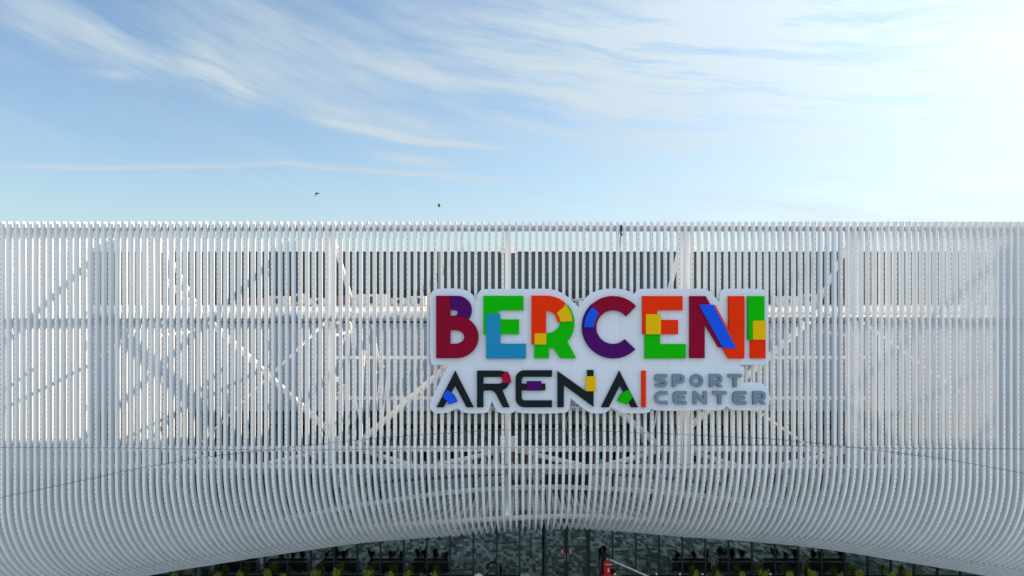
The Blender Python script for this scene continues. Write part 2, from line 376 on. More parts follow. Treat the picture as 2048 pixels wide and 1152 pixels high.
def fin_mesh(X0, idx, mb_v, mb_f, uv1, uv2):
    hs = solve_hs(X0); b = b_of(X0); A_ = a_of_x(X0); rivet = idx % 2 == 0
    top_h = CZ - TOP_Z
    prof = [(0.0, top_h)]
    n = 9
    for i in range(1, n + 1): prof.append((0.0, top_h + (hs - top_h) * i / n))
    for i in range(1, 27):
        th = i / 26 * math.pi / 2
        prof.append((A_ * (1 - math.cos(th)), hs + b * math.sin(th)))
    for z in (6.0, 7.0, 7.8, ZEND): prof.append((z, h_at(hs, b, z, A_)))
    # samples
    px0 = CX + X0 / YF * F
    pts = []
    rn = random.Random(idx * 7 + 1); jx, jy = rn.uniform(-.006, .006), rn.uniform(-.012, .012); jb = rn.uniform(-.014, .014)
    for z, h in prof: pts.append(Vector((fanx(X0, z) + jx + jb * max(0.0, math.sin((h - top_h) / 15.0 * math.pi)), YF + z + jy, CZ - h)))
    base = len(mb_v); m = len(pts); along = 0.0
    hj1 = (interp(JOINT1, px0) - CY) / F * YF; hj2 = (interp(JOINT2, px0) - CY) / F * YF
    tap = min(1.0, max(0.0, 1.3 - abs(X0 - 0.4) / 9))
    # arc length of the third joint
    lens = [0.0]
    for i in range(1, m): lens.append(lens[-1] + (pts[i] - pts[i - 1]).length)
    l3 = None
    for i in range(1, m):
        if prof[i][0] > 2.0: l3 = lens[i]; break
    ring = []
    for i, p in enumerate(pts):
        t = (pts[min(i + 1, m - 1)] - pts[max(i - 1, 0)]).normalized()
        side = Vector((1, 0, 0)); nrm = side.cross(t).normalized()
        if nrm.y < 0 and i < 12: nrm = -nrm
        # keep pointing to the inside (back, then up)
        if i and nrm.dot(prevn) < 0: nrm = -nrm
        prevn = nrm; side = t.cross(nrm).normalized()
        if side.x < 0: side = -side
        z = prof[i][0]
        wd = FIN_T
        if z > 0.5:
            k = min(1.0, max(0.0, (z - 0.5) / 2.0)); k2 = min(1.0, max(0.0, (z - 4.2) / 1.3)); k3 = max(0.0, (z - 5.4) / 3.1) * 0.85
            wd = FIN_T * (1 - tap * 0.9 * (k ** 1.6) * (1 - k2) + 0.7 * k2 * tap - 1.0 * k3)
        c = 0.012; hw = wd / 2; c = min(c, hw * 0.3); D = FIN_D
        sec = [(-hw + c, 0), (hw - c, 0), (hw, c), (hw, D - c), (hw - c, D), (-hw + c, D), (-hw, D - c), (-hw, c)]
        for a, d in sec: mb_v.append(tuple(p + side * a + nrm * d))
        h = prof[i][1]
        jz = 1e3 if prof[i][0] > 3.4 else 1
        ring.append((lens[i], h - hj1, h - hj2, lens[i] - l3, hw))
    offs = 0.03 if X0 > 0 else -0.03
    rx = 0.028 if X0 > -3 else -0.028
    secu = lambda hw: [-hw, hw, hw + .012, hw + FIN_D, hw + FIN_D, -hw - FIN_D, -hw - FIN_D, -hw - .012]
    for i in range(m - 1):
        for k in range(8):
            k2 = (k + 1) % 8
            mb_f.append((base + i * 8 + k, base + i * 8 + k2, base + (i + 1) * 8 + k2, base + (i + 1) * 8 + k))
            for (ri, kk) in ((i, k), (i, k2), (i + 1, k2), (i + 1, k)):
                L_, d1, d2, d3, hw = ring[ri]
                if rivet and k == 0: u = (-hw if kk == 0 else hw) - rx
                else: u = 9.0
                uv1.append((u, L_))
                tilt = 0.02 * (1 if X0 > 0 else -1) * (-1 if kk in (0, 7, 6, 5) else 1)
                j1 = d1 + tilt if abs(d1) < abs(d3) else d3
                uv2.append((j1 if k in (0, 1, 7, 2, 6) else 5.0, (d2 + tilt) if k in (0, 1, 7, 2, 6) else 5.0))
    for cap in (0, m - 1):
        mb_f.append(tuple(base + cap * 8 + k for k in range(8)))
        for k in range(8): uv1.append((9, 9)); uv2.append((9, 9))
def build_fin(ks, name='fin', parent=ARENA):
    v, f, u1, u2 = [], [], [], []
    for k in ks:
        X0 = (1032.7 + PITCH * k - CX) / F * YF
        fin_mesh(X0, k, v, f, u1, u2)
    me = bpy.data.meshes.new(name); me.from_pydata(v, [], f)
    a = me.uv_layers.new(name='along'); b = me.uv_layers.new(name='joint')
    a.data.foreach_set('uv', [c for p in u1 for c in p]); b.data.foreach_set('uv', [c for p in u2 for c in p])
    bm = bmesh.new(); bm.from_mesh(me); bmesh.ops.recalc_face_normals(bm, faces=bm.faces); bm.to_mesh(me); bm.free()
    me.materials.append(fin_m)
    o = bpy.data.objects.new(name, me); col.objects.link(o); o.parent = parent; o.matrix_parent_inverse = parent_matrix(parent).inverted()
    return o
single = list(range(-76, -12)) + list(range(39, 75))
for k in single: build_fin([k])
rest = build_fin([k for k in range(-94, 95) if k not in single]); rest['kind'] = 'stuff'
rest['label'] = 'middle run of white vertical fins, mostly behind the sign, and the fins at both ends'

# horizontal tubes behind the fins, with the clamps that hold each fin
def clamped_tube(name, py, Y, r, X0=-34, X1=34, clamps=True):
    z = P(0, py, Y).z; q = MB(); q.tube([(X0, Y, z), (X1, Y, z)], r, 16); o = q.build(name, tube_steel, ARENA)
    if clamps:
        c = MB()
        for k in range(-92, 92):
            x = (1032.7 + PITCH * k - CX) / F * YF
            for dz in (-r * 0.45, r * 0.45): c.box(x - 0.10, x + 0.10, Y - r - 0.035, Y - r + 0.02, z + dz - 0.022, z + dz + 0.022)
        cc = c.build('clamp', clamp_m, o); cc['kind'] = 'stuff'
    return z
YT = YF + FIN_D + 0.21
clamped_tube('top_tube', 456.5, YT, 0.18)
clamped_tube('middle_tube', 636.5, YT, 0.165)
q = MB(); zr = P(0, 940.5, 37.55).z; q.box(-33, 33, 37.4, 37.75, zr - 0.18, zr + 0.18); q.build('ring_beam', grey_steel, ARENA, 0.02)
q = MB(); q.box(-33, 33, 37.2, 37.95, zr + 0.185, zr + 0.235); q.build('ring_ledge', white_steel, ARENA)
def arch(name, pts, Yf, r):
    q = MB(); q.tube([P(x, y, Yf(x)) for x, y in pts], r, 14); q.build(name, white_steel, ARENA)
arch('upper_arch_tube', [(100, 1140), (300, 1096), (420, 1068), (520, 1049), (624, 1028), (719, 1010), (824, 995), (887, 986), (962, 979), (1039, 975), (1124, 974), (1211, 977), (1324, 984),
      (1399, 991), (1486, 1002), (1560, 1014), (1660, 1032), (1760, 1052), (1900, 1084)], lambda x: 38.25 + 0.0006 * abs(x - 1080), 0.135)
arch('lower_arch_tube', [(560, 1082), (640, 1066), (724, 1055), (812, 1049), (874, 1045), (950, 1040), (1024, 1036), (1124, 1032), (1186, 1033), (1249, 1037), (1324, 1042), (1420, 1050), (1540, 1064)],
     lambda x: 41.0, 0.16)

# columns with their raking back stays
def col_x(px): return (px - CX) / F * 38.0
COLS = [-395, -45, 307, 661, 1015, 1369, 1712, 2065, 2415]
for px in COLS:
    x = col_x(px); hw = 0.13 if px == 1015 else 0.25
    zb = zr - 0.2 if px != 1015 else P(0, 1030, 38).z
    q = MB(); q.box(x - hw, x + hw, 37.85, 38.25, zb, TOP_Z - 0.12)
    c = q.build('column', white_steel, ARENA, 0.02)
    q = MB(); q.tube([(x, 38.1, TOP_Z - 0.4), (x * 0.985, 43.3, 18.15)], 0.13, 12); q.build('back_stay', white_steel, ARENA)
    q = MB(); q.tube([(x, 38.1, 17.3), (x * 0.99, 43.4, 17.3)], 0.09, 10); q.build('tie_rod', white_steel, ARENA)
    q = MB(); q.tube([(x, 38.2, zr), (x * 1.0, 45.8, 4.3)], 0.16, 12); q.build('raking_prop', white_steel, ARENA)
    q = MB(); q.box(x - 0.3, x + 0.3, 37.8, 38.3, zr + 0.24, zr + 0.27); q.build('base_plate', grey_steel, ARENA)
def brace(x0, y0, Y0, x1, y1, Y1, r=0.18, name='brace'):
    q = MB(); q.tube([P(x0, y0, Y0), P(x1, y1, Y1)], r, 12); q.build(name, white_steel, ARENA)
for px in COLS[1:-1]:
    for py_, hh in ((500, .3), (640, .5), (760, .3), (885, .6)):
        p = P(px, py_, 38.0); q = MB(); q.box(p.x - .42, p.x + .42, 38.253, 38.29, p.z - hh / 2, p.z + hh / 2)
        for bx in (-.36, -.30, .30, .36):
            for bz in (-.3, 0, .3): q.box(p.x + bx - .016, p.x + bx + .016, 38.22, 38.2525, p.z + bz * hh - .016, p.z + bz * hh + .016)
        q.build('gusset_plate', white_steel, ARENA)
B = 38.5; B2 = 39.3
brace(330, 560, B, 664, 868, B); brace(655, 640, B2, 395, 892, B2, 0.08)
brace(716, 888, B, 1012, 630, B); brace(1022, 630, B, 1316, 890, B)
brace(1366, 866, B, 1640, 622, B); brace(1500, 812, B2, 1690, 942, B2, 0.08)
brace(300, 640, B2, -45, 890, B2, 0.08); brace(1720, 640, B2, 2065, 890, B2, 0.08)
# the tangle of slim struts by the second and fourth columns
for sgn, cx_ in ((1, 661), (-1, 1369)):
    for a, b, c, d, r in ((40, 645, 52, 765, .07), (28, 770, 18, 925, .055), (84, 650, 100, 742, .06), (100, 748, 84, 885, .05), (68, 700, 60, 900, .05), (46, 770, 74, 930, .045), (20, 700, 40, 640, .05), (118, 700, 96, 930, .05)):
        brace(cx_ + sgn * a, b, 40.2, cx_ + sgn * c, d, 40.6, r, 'strut')
    for a, b in ((47, 764), (28, 771), (17, 786), (36, 790), (105, 733), (92, 745)):
        q = MB(); p = P(cx_ + sgn * a, b, 40.2); q.box(p.x - 0.09, p.x + 0.09, p.y - 0.14, p.y + 0.1, p.z - 0.06, p.z + 0.06); q.build('joint_clamp', white_steel, ARENA, 0.01)
    q = MB(); p = P(cx_ + sgn * 44, 950, 39.5); p2 = P(cx_ + sgn * 62, 1040, 40.5); q.bar(p, p2, 0.34, 0.12); q.build('hanger', white_steel, ARENA)
    q = MB(); p = P(cx_ + sgn * 76, 942, 39.5); p2 = P(cx_ + sgn * 80, 1005, 39.8); q.bar(p, p2, 0.2, 0.12); q.build('hanger', white_steel, ARENA)
for py in (715, 796):
    q = MB(); p0, p1 = P(668, py, 40.8), P(1740, py, 40.8); q.box(p0.x, p1.x, 40.7, 40.9, p0.z - 0.085, p0.z + 0.085); q.build('rail', white_steel, ARENA)
# floor diagonals linking ring beam and floor edge
zf = P(0, 898, 43.3).z
for a, b in ((822, 722), (872, 1010), (1164, 1032), (1211, 1325), (522, 655), (480, 330), (1470, 1372), (1560, 1705), (1880, 1725)):
    q = MB(); q.tube([P(a, 931, 37.7), Vector(((b - CX) / F * 43.0, 43.2, zf - 0.05))], 0.15, 12); q.build('floor_brace', white_steel, ARENA)

# ---- inner building
YI = 43.5
zroof = 18.3
boxpart('roof_slab', roof_m, ARENA, -50, 50, YI - 0.35, 70, zroof - 0.3, zroof)
boxpart('coping', white_steel, ARENA, -50, 50, YI - 0.38, YI - 0.1, zroof + 0.003, zroof + 0.22, bevel=0.02)
boxpart('cornice_recess_shade', recess_shade_m, ARENA, -50, 50, YI + 0.05, YI + 0.3, P(0, 646, YI).z, zroof - 0.303)  # gap below the roof edge, its shadow painted as a dark band
z1 = P(0, 646, YI).z - 0.003; z2 = P(0, 822, YI).z
boxpart('wall_panelling', wall_m, ARENA, -50, 50, YI, YI + 0.3, z2, z1)
# upper windows, a band with dark frames
z3 = P(0, 829, YI).z; z4 = P(0, 893, YI).z
boxpart('window_head', frame_m, ARENA, -50, 50, YI + 0.02, YI + 0.3, z3, z2 - 0.003)
xm = lambda px: (px - CX) / F * YI
pxs = [1039.5 + 46.4 * k * 43.5 / 46 * 1.06 for k in range(-26, 27)]
for a, b in zip(pxs, pxs[1:]):
    x0, x1 = xm(a), xm(b)
    q = MB(); q.box(x0 - 0.035, x0 + 0.035, YI - 0.02, YI + 0.12, z4, z3 - 0.003); o = q.build('window', frame_m, ARENA)
    q = MB(); q.box(x0 + 0.036, x1 - 0.036, YI + 0.05, YI + 0.07, z4, z3 - 0.003); q.build('pane', glass2_m, o)
boxpart('floor_edge_beam', white_steel, ARENA, -33, 33, YI - 0.3, YI + 0.0, P(0, 903.5, YI - .3).z, P(0, 893.5, YI - .3).z, bevel=0.015)
zs = P(0, 904, YI).z
boxpart('floor_slab', inner_m, ARENA, -50, 50, YI + 0.003, 70, zs, z4 - 0.003)
boxpart('ceiling', inner_m, ARENA, -50, 50, YI + 0.31, 60, z3 + 0.1, z3 + 0.3)
boxpart('upper_back_wall', inner_m, ARENA, -50, 50, 50, 50.2, z4, z3 + 0.097)
# brown timber strips hanging under the floor edge
q = MB()
x = -33.0
while x < 33:
    q.box(x, x + 0.28, 44.6, 44.7, zs - 1.35 - 0.25 * random.random(), zs - 0.003); x += 0.62 + 0.4 * random.random()
q.build('timber_baffles', brown_m, ARENA)
# entrance glazing
YG = 46.0
gx = lambda px: (px - CX) / F * YG
mull = [1039.5 + 46.4 * k for k in range(-33, 34)]
zg1 = zs - 0.02; zg0 = 0.06
DOORS = {1: 'door', 2: 'door'}
for k, (a, b) in enumerate(zip(mull, mull[1:])):
    kk = k - 33
    x0, x1 = gx(a), gx(b)
    if kk in (1, 2): continue
    wd = 0.05
    q = MB(); q.box(x0 - wd, x0 + wd, YG - 0.10, YG + 0.10, zg0, zg1)
    if kk in (-16, -15, -8, 0): q.box(x0 + wd, x1 - wd, YG - 0.04, YG + 0.06, 6.2, 6.27)
    q.box(x0 + wd, x1 - wd, YG - 0.05, YG + 0.08, 0.0, 0.12)
    q.box(x0 + wd, x1 - wd, YG - 0.05, YG + 0.08, 4.9, 5.0)
    o = q.build('window', frame_m, ARENA)
    q = MB(); q.box(x0 + wd + .001, x1 - wd - .001, YG, YG + 0.02, 0.121, 4.899); q.box(x0 + wd + .001, x1 - wd - .001, YG, YG + 0.02, 5.001, zg1); q.build('pane', glass_m, o)
# double door
for i, (a, b) in enumerate(((1088, 1131), (1133.5, 1176))):
    x0, x1 = gx(a), gx(b); zt = P(0, 1092, YG).z
    q = MB()
    wo = 0.15; wi = 0.11
    l, r_ = (wo, wi) if i == 0 else (wi, wo)
    q.box(x0 - .02, x0 + l, YG - 0.14, YG + 0.12, 0.02, 5.6); q.box(x1 - r_, x1 + .02, YG - 0.14, YG + 0.12, 0.02, 5.6)
    q.box(x0 + l, x1 - r_, YG - 0.1, YG + 0.1, 0.02, 0.3); q.box(x0 + l, x1 - r_, YG - 0.08, YG + 0.08, zt - 0.03, zt + 0.03)
    q.box(x0 + l, x1 - r_, YG - 0.1, YG + 0.1, 5.5, 5.6)
    d = q.build('door', frame_m, ARENA)
    q = MB(); q.box(x0 + l + .001, x1 - r_ - .001, YG, YG + 0.02, 0.301, zt - .031); q.box(x0 + l + .001, x1 - r_ - .001, YG, YG + 0.02, zt + .031, 5.499); q.build('pane', glass_m, d)
    hx = gx(1129.5 if i == 0 else 1135.5); hz = P(0, 1112, YG).z
    q = MB(); q.tube([(hx, YG - 0.22, hz - 0.28), (hx, YG - 0.22, hz + 0.28)], 0.022, 8); q.tube([(hx, YG - 0.22, hz - 0.2), (hx, YG - 0.14, hz - 0.2)], 0.015, 6); q.tube([(hx, YG - 0.22, hz + 0.2), (hx, YG - 0.14, hz + 0.2)], 0.015, 6)
    q.build('handle', kerb_m, d)
q = MB(); q.box(gx(1088) , gx(1176), YG - 0.1, YG + 0.1, 5.605, zg1); q.build('transom_panel', frame_m, ARENA)
notice_m = mat('notice_pink', (0.62, 0.10, 0.14), 0.6); notice_w = mat('notice_white', (0.8, 0.75, 0.76), 0.6)
for c in (1125.2, 1141.2):
    x = gx(c); z = P(0, 1103, YG).z
    q = MB(); q.box(x - 0.095, x + 0.095, YG - 0.016, YG - 0.004, z - 0.15, z + 0.15); o = q.build('notice', notice_m, ARENA)
    q = MB(); q.box(x - 0.018, x + 0.018, YG - 0.022, YG - 0.0165, z - 0.08, z + 0.09); q.box(x - 0.05, x - .019, YG - 0.022, YG - 0.0165, z + 0.03, z + 0.06); q.box(x - 0.05, x + .05, YG - 0.022, YG - 0.0165, z - 0.11, z - 0.085)
    q.build('notice_figure', notice_w, o)
# the lobby
boxpart('lobby_floor', concrete, ARENA, -50, 50, YG + 0.15, 70, 0.008, 0.06)
boxpart('lobby_back_wall', inner_m, ARENA, -50, 50, 58, 58.3, 0.06, zs - 0.01)
boxpart('lobby_side_panel', tan_m, ARENA, gx(600), gx(757), 49.6, 49.8, 2.2, 5.2)
boxpart('lobby_bench_panel', brown_m, ARENA, gx(560), gx(757), 49.2, 49.55, 1.2, 2.2)
for px in (549, 1709):
    q = MB(); x = (px - CX) / F * 47.3; q.tube([(x, 47.3, 0.06), (x, 47.3, zs - 0.01)], 0.19, 16); q.build('lobby_column', pale_m, ARENA)
# ---- hall on the roof
hx0, hx1 = (90 - CX) / F * 70, (2200 - CX) / F * 70
hz_top = P(0, 505.5, 70).z; hz_mid = P(0, 580, 70).z
hclad = panel_material('hall_panels', (0.040, 0.055, 0.062), 1.25, 9.0, line=(0.018, 0.024, 0.028), lw=0.05, rnd=0.25, rough=0.5)
boxpart('upper_hall', hclad, ARENA, hx0, hx1, 70, 110, hz_mid, hz_top)
boxpart('hall_plinth', hall2_m, ARENA, hx0, hx1, 70.15, 110, zroof - 0.3, hz_mid - 0.003)
boxpart('hall_coping', frame_m, ARENA, hx0 - .1, hx1 + .1, 69.9, 70.2, hz_top + 0.003, hz_top + 0.12)
boxpart('main_body', wall_m, ARENA, -50, 50, 70.003, 108, 0, zroof - 0.31)
for sx in (-50, 49.7): boxpart('end_wall', wall_m, ARENA, sx, sx + 0.3, YI + 0.31, 70, 0.07, zroof - 0.31)

# ------------------------------------------------------------------ ground
def sheet(name, x0, x1, y0, y1, z, m, kind='structure'):
    me = bpy.data.meshes.new(name); me.from_pydata([(x0, y0, z), (x1, y0, z), (x1, y1, z), (x0, y1, z)], [], [(0, 1, 2, 3)]); me.materials.append(m)
    o = bpy.data.objects.new(name, me); col.objects.link(o); o['kind'] = kind; return o
sheet('ground', -2500, 2500, -2500, 2500, -0.004, ground_m)
sheet('plaza', -60, 60, 31, 45.9, 0.0, paving_m)
sheet('forecourt_pavement', -60, 60, -10, 30.99, 0.0, panel_material('light_paving', (0.60, 0.59, 0.57), 1.2, 50.0, line=(.3, .3, .29)))
k = boxpart('kerb', kerb_m, None, -60, gx(1060), 44.5, 44.62, 0.0, 0.13, bevel=0.01); k['kind'] = 'structure'
k = boxpart('kerb', kerb_m, None, gx(1250), 60, 44.5, 44.62, 0.0, 0.13, bevel=0.01); k['kind'] = 'structure'
for i_, (a, b) in enumerate(((-60, gx(1060)), (gx(1250), 60))):
    sb = boxpart('planting_bed', soil_m, None, a, b, 44.625, 45.85, 0.0, 0.10); sb['kind'] = 'structure'
# dark curved channel line in the plaza paving
q = MB(); pts = []
for i in range(45):
    x_ = -8 + i * 0.5; pts.append((x_, 42.9 + (x_ - 1.5) ** 2 * 0.02, 0.0))
for a, b in zip(pts, pts[1:]):
    a, b = Vector(a), Vector(b); t = (b - a).normalized(); n_ = Vector((-t.y, t.x, 0)) * 0.07
    base = len(q.v); q.v += [tuple(a - n_ + Vector((0, 0, .004))), tuple(b - n_ + Vector((0, 0, .004))), tuple(b + n_ + Vector((0, 0, .004))), tuple(a + n_ + Vector((0, 0, .004)))]
    q.f.append((base, base + 1, base + 2, base + 3)); q.smooth.append(False)
o = q.build('paving_channel', black_m); o['kind'] = 'structure'

# ------------------------------------------------------------------ planters and shrubs
def leaf_mat(name, c1, c2):
    m = bpy.data.materials.new(name); m.use_nodes = True; t = m.node_tree; b = t.nodes['Principled BSDF']; b.inputs['Roughness'].default_value = 0.6
    g = t.nodes.new('ShaderNodeNewGeometry'); c = t.nodes.new('ShaderNodeMix'); c.data_type = 'RGBA'
    c.inputs['A'].default_value = (*c1, 1); c.inputs['B'].default_value = (*c2, 1)
    t.links.new(g.outputs['Random Per Island'], c.inputs['Factor']); t.links.new(c.outputs['Result'], b.inputs['Base Color']); 
    tr = t.nodes.new('ShaderNodeBsdfTranslucent'); t.links.new(c.outputs['Result'], tr.inputs[0])
    mx_ = t.nodes.new('ShaderNodeMixShader'); mx_.inputs[0].default_value = 0.35; t.links.new(b.outputs[0], mx_.inputs[1]); t.links.new(tr.outputs[0], mx_.inputs[2])
    t.links.new(mx_.outputs[0], t.nodes['Material Output'].inputs[0]); return m
leaf_y = leaf_mat('leaf_yellow', (0.30, 0.34, 0.03), (0.62, 0.62, 0.08))
leaf_b = leaf_mat('leaf_bluegreen', (0.10, 0.20, 0.16), (0.22, 0.36, 0.30))
leaf_d = leaf_mat('leaf_dark', (0.02, 0.045, 0.015), (0.06, 0.10, 0.03))
bark_m = mat('bark', (0.08, 0.055, 0.035), 0.9)
planter_m = mat('planter_dark', (0.11, 0.13, 0.125), 0.6, var=0.1)
rim_m = mat('planter_rim', (0.36, 0.37, 0.36), 0.6)
def shrub_meshes(h, w_, nleaf, ls, rnd, spikes=5):
    st = MB(); lv = MB(); tips = []
    for i in range(spikes):
        a = rnd.uniform(0, 6.28); rr = rnd.uniform(0.1, 1) * w_ * 0.8; hh = h * rnd.uniform(0.7, 1.0)
        tip = Vector((math.cos(a) * rr, math.sin(a) * rr, hh)); mid = Vector((tip.x * 0.4, tip.y * 0.4, hh * 0.5))
        st.tube([(0, 0, 0), mid, tip], 0.022, 5, 0.007); tips.append((mid, tip))
    for i in range(nleaf):
        mid, tip = rnd.choice(tips); f = rnd.random() ** 0.7
        p = mid.lerp(tip, f) + Vector((rnd.gauss(0, 1), rnd.gauss(0, 1), rnd.gauss(0, 1))) * w_ * 0.26 * (1.15 - f)
        if p.z < 0.05: p.z = 0.05 + rnd.random() * 0.2
        n = Vector((rnd.gauss(0, 1), rnd.gauss(0, 1), rnd.gauss(0.6, 1))).normalized(); t = n.orthogonal().normalized()
        t.rotate(Matrix.Rotation(rnd.uniform(0, 6.28), 3, n)); u = n.cross(t); sz = ls * rnd.uniform(0.6, 1.3)
        b = len(lv.v); lv.v += [tuple(p - t * sz), tuple(p + u * sz * 0.42), tuple(p + t * sz), tuple(p - u * sz * 0.42)]; lv.f.append((b, b + 1, b + 2, b + 3)); lv.smooth.append(False)
    return st, lv
def make_shrub(loc, kind, label, group, scale=1.0, cache={}):
    key = (kind, random.randint(0, 2))
    root = empty('shrub', loc, label, 'shrub', group)
    if key not in cache:
        rnd = random.Random(hash(kind) % 1 + 11 * key[1] + len(kind))
        h, w_, nl, ls = {'yellow': (1.3, 0.52, 520, 0.062), 'bluish': (1.12, 0.5, 700, 0.05), 'dark': (0.95, 0.5, 700, 0.06)}[kind]
        st, lv = shrub_meshes(h, w_, nl, ls, rnd, 7)
        cache[key] = (st, lv)
    st, lv = cache[key]
    for mb_, nm, m in ((st, 'stem', bark_m), (lv, 'foliage', {'yellow': leaf_y, 'bluish': leaf_b, 'dark': leaf_d}[kind])):
        me_key = key + (nm,)
        if me_key not in cache:
            o = mb_.build(nm, m, None); cache[me_key] = o.data
        else:
            o = bpy.data.objects.new(nm, cache[me_key]); col.objects.link(o)
        o.parent = root
    root.rotation_euler.z = random.uniform(0, 6.28); root.scale = (scale, scale, scale)
    return root
YS = 45.45
xs = lambda px: (px - CX) / F * YS
ys_list = [(346, 'yellow'), (392, 'bluish'), (438, 'yellow'), (478, 'yellow'), (536, 'yellow'), (569, 'yellow'), (633, 'yellow'), (671, 'yellow'), (736, 'yellow'), (780, 'yellow'), (816, 'yellow'), (842, 'bluish'), (871, 'yellow'),
           (1392, 'yellow'), (1414, 'bluish'), (1436, 'yellow'), (1487, 'yellow'), (1527, 'yellow'), (1583, 'yellow'), (1604, 'bluish'), (1625, 'yellow'), (1680, 'yellow'), (1721, 'yellow'), (1783, 'yellow'), (1818, 'yellow')]
ords = ['first', 'second', 'third', 'fourth', 'fifth', 'sixth', 'seventh', 'eighth', 'ninth', 'tenth', 'eleventh', 'twelfth', 'thirteenth', 'fourteenth']
cnt = {}
for px, kd in ys_list:
    side = 'left' if px < 1100 else 'right'
    cnt[(side, kd)] = cnt.get((side, kd), 0) + 1
seen = {}
hts = {438: .95, 536: 1.06, 633: 1.08, 780: 1.0, 816: .95, 871: .98}
for px, kd in ys_list:
    side = 'left' if px < 1100 else 'right'; seen[(side, kd)] = seen.get((side, kd), 0) + 1
    n_ = ords[seen[(side, kd)] - 1]
    cname = {'yellow': 'yellow-green', 'bluish': 'blue-green'}[kd]
    lab = f'{n_} {cname} shrub from the left in the bed {side} of the entrance door'
    make_shrub((xs(px), YS, 0.09), kd, lab, 'shrubs in the bed along the glass', 0.86 * hts.get(px, random.uniform(0.88, 1.06)))
# long planters standing out on the plaza (they mirror in the glass)
YP = 43.72
def make_planter(a, b, i, lab, kd):
    YV = 48.3
    x0, x1 = (a - CX) / F * YV, (b - CX) / F * YV; cx_ = (x0 + x1) / 2; hw = (x1 - x0) / 2
    root = empty('planter', (cx_, YP - 0.37, 0), lab, 'planter', 'long planters on the plaza')
    q = MB(); y0, y1 = YP - 0.74, YP; H = 0.58
    q.box(x0, x1, y0, y0 + .05, 0.02, H); q.box(x0, x1, y1 - .05, y1, 0.02, H); q.box(x0, x0 + .05, y0 + .05, y1 - .05, 0.02, H); q.box(x1 - .05, x1, y0 + .05, y1 - .05, 0.02, H)
    q.build('trough', planter_m, root)
    q = MB(); q.box(x0 - .02, x1 + .02, y0 - .02, y0 + .055, H + .001, H + .04); q.box(x0 - .02, x1 + .02, y1 - .055, y1 + .02, H + .001, H + .04)
    q.box(x0 - .02, x0 + .055, y0 + .056, y1 - .056, H + .001, H + .04); q.box(x1 - .055, x1 + .02, y0 + .056, y1 - .056, H + .001, H + .04); q.build('rim', rim_m, root)
    q = MB(); q.box(x0 + .051, x1 - .051, y0 + .051, y1 - .051, H - .12, H - .05); q.build('soil', soil_m, root)
    for j in range(4):
        if (i * 3 + j) % 5 == 1: continue
        x = x0 + (j + 0.5) * (x1 - x0) / 4 + random.uniform(-.12, .12)
        where = ['far left', 'left-of-middle', 'right-of-middle', 'far right'][j]
        make_shrub((x, YP - 0.37, H - 0.06), kd, f'{where} dark bushy shrub in the {lab.replace("long dark planter ", "planter ")}', 'shrubs in the long planters', random.uniform(0.7, 1.1))
pl = [((1345, 1422), 'standing nearest right of the entrance'), ((1437, 1511), 'standing second right of the entrance'), ((1528, 1603), 'standing third right of the entrance'), ((1620, 1697), 'standing fourth right of the entrance'),
      ((823, 897), 'standing nearest left of the entrance'), ((735, 808), 'standing second left of the entrance'), ((640, 716), 'standing third left of the entrance'), ((530, 614), 'standing fourth left of the entrance'), ((430, 512), 'standing fifth left of the entrance')]
for i, ((a, b), l) in enumerate(pl): make_planter(a, b, i, 'long dark planter ' + l, 'dark')

# small pale bollard lamps by the glass
globe_m = mat('lamp_globe', (0.85, 0.85, 0.83), 0.4)
bl = [(1230, 'just right of the red machine'), (1313, 'second right of the red machine'), (1360, 'third right of the red machine'), (1405, 'at the left end of the right planting bed'), (1541, 'deep in the right planting bed')]
for px, l in bl:
    p = P(px, 1148, 44.3); root = empty('bollard_lamp', (p.x, p.y, 0), f'slim bollard lamp with white round top, {l}', 'bollard lamp', 'bollard lamps before the glass')
    q = MB(); q.tube([(p.x, p.y, 0), (p.x, p.y, p.z - 0.06)], 0.03, 8); q.build('post', frame_m, root)
    q = MB(); q.ball((p.x, p.y, p.z), 0.07, 0.07, 0.07); q.build('globe', globe_m, root)

pot_m = mat('pot_pale', (0.55, 0.62, 0.58), 0.6, var=0.08)
x_ = (1050 - CX) / F * 46.5; pr = empty('plant_pot', (x_, 45.35, 0), 'pale tapered plant pot just left of the entrance door', 'plant pot')
q = MB(); q.tube([(x_, 45.35, 0), (x_, 45.35, 0.92)], 0.2, 18, 0.29); q.build('pot', pot_m, pr)
q = MB(); q.tube([(x_, 45.35, 0.921), (x_, 45.35, 0.96)], 0.31, 18); q.build('rim', pot_m, pr)
make_shrub((x_, 45.35, 0.9), 'bluish', 'small blue-green plant growing in the pale pot by the door', 'potted plants', 0.32)

# ------------------------------------------------------------------ red machine with the pale boom
red_m = mat('machine_red', (0.55, 0.012, 0.02), 0.35, var=0.1); silver_m = mat('boom_pale', (0.70, 0.68, 0.75), 0.35)
YM = 45.35
def pm(x, y): return P(x, y, YM)
mc = empty('lifting_machine', (pm(1213, 0).x, YM, 0), 'red upright machine mast with black hoses on top and a pale boom sloping right', 'machine')
q = MB(); a, b = pm(1207, 1121), pm(1220.5, 1121)
q.box(a.x, b.x, YM - .2, YM + .2, 0.9, a.z); q.build('mast', red_m, mc, 0.03)
q = MB(); c = pm(1214, 1126); q.box(c.x - 0.15, c.x + 0.34, YM - .26, YM - .203, c.z - .02, c.z + .02); q.build('white_band', silver_m, mc)
q = MB(); c = pm(1216, 1138); q.box(c.x - 0.05, c.x + 0.05, YM - .215, YM - .203, c.z - .12, c.z + .12); q.build('data_plate', notice_w, mc)
q = MB(); rnd = random.Random(3); c0 = pm(1212, 1121)
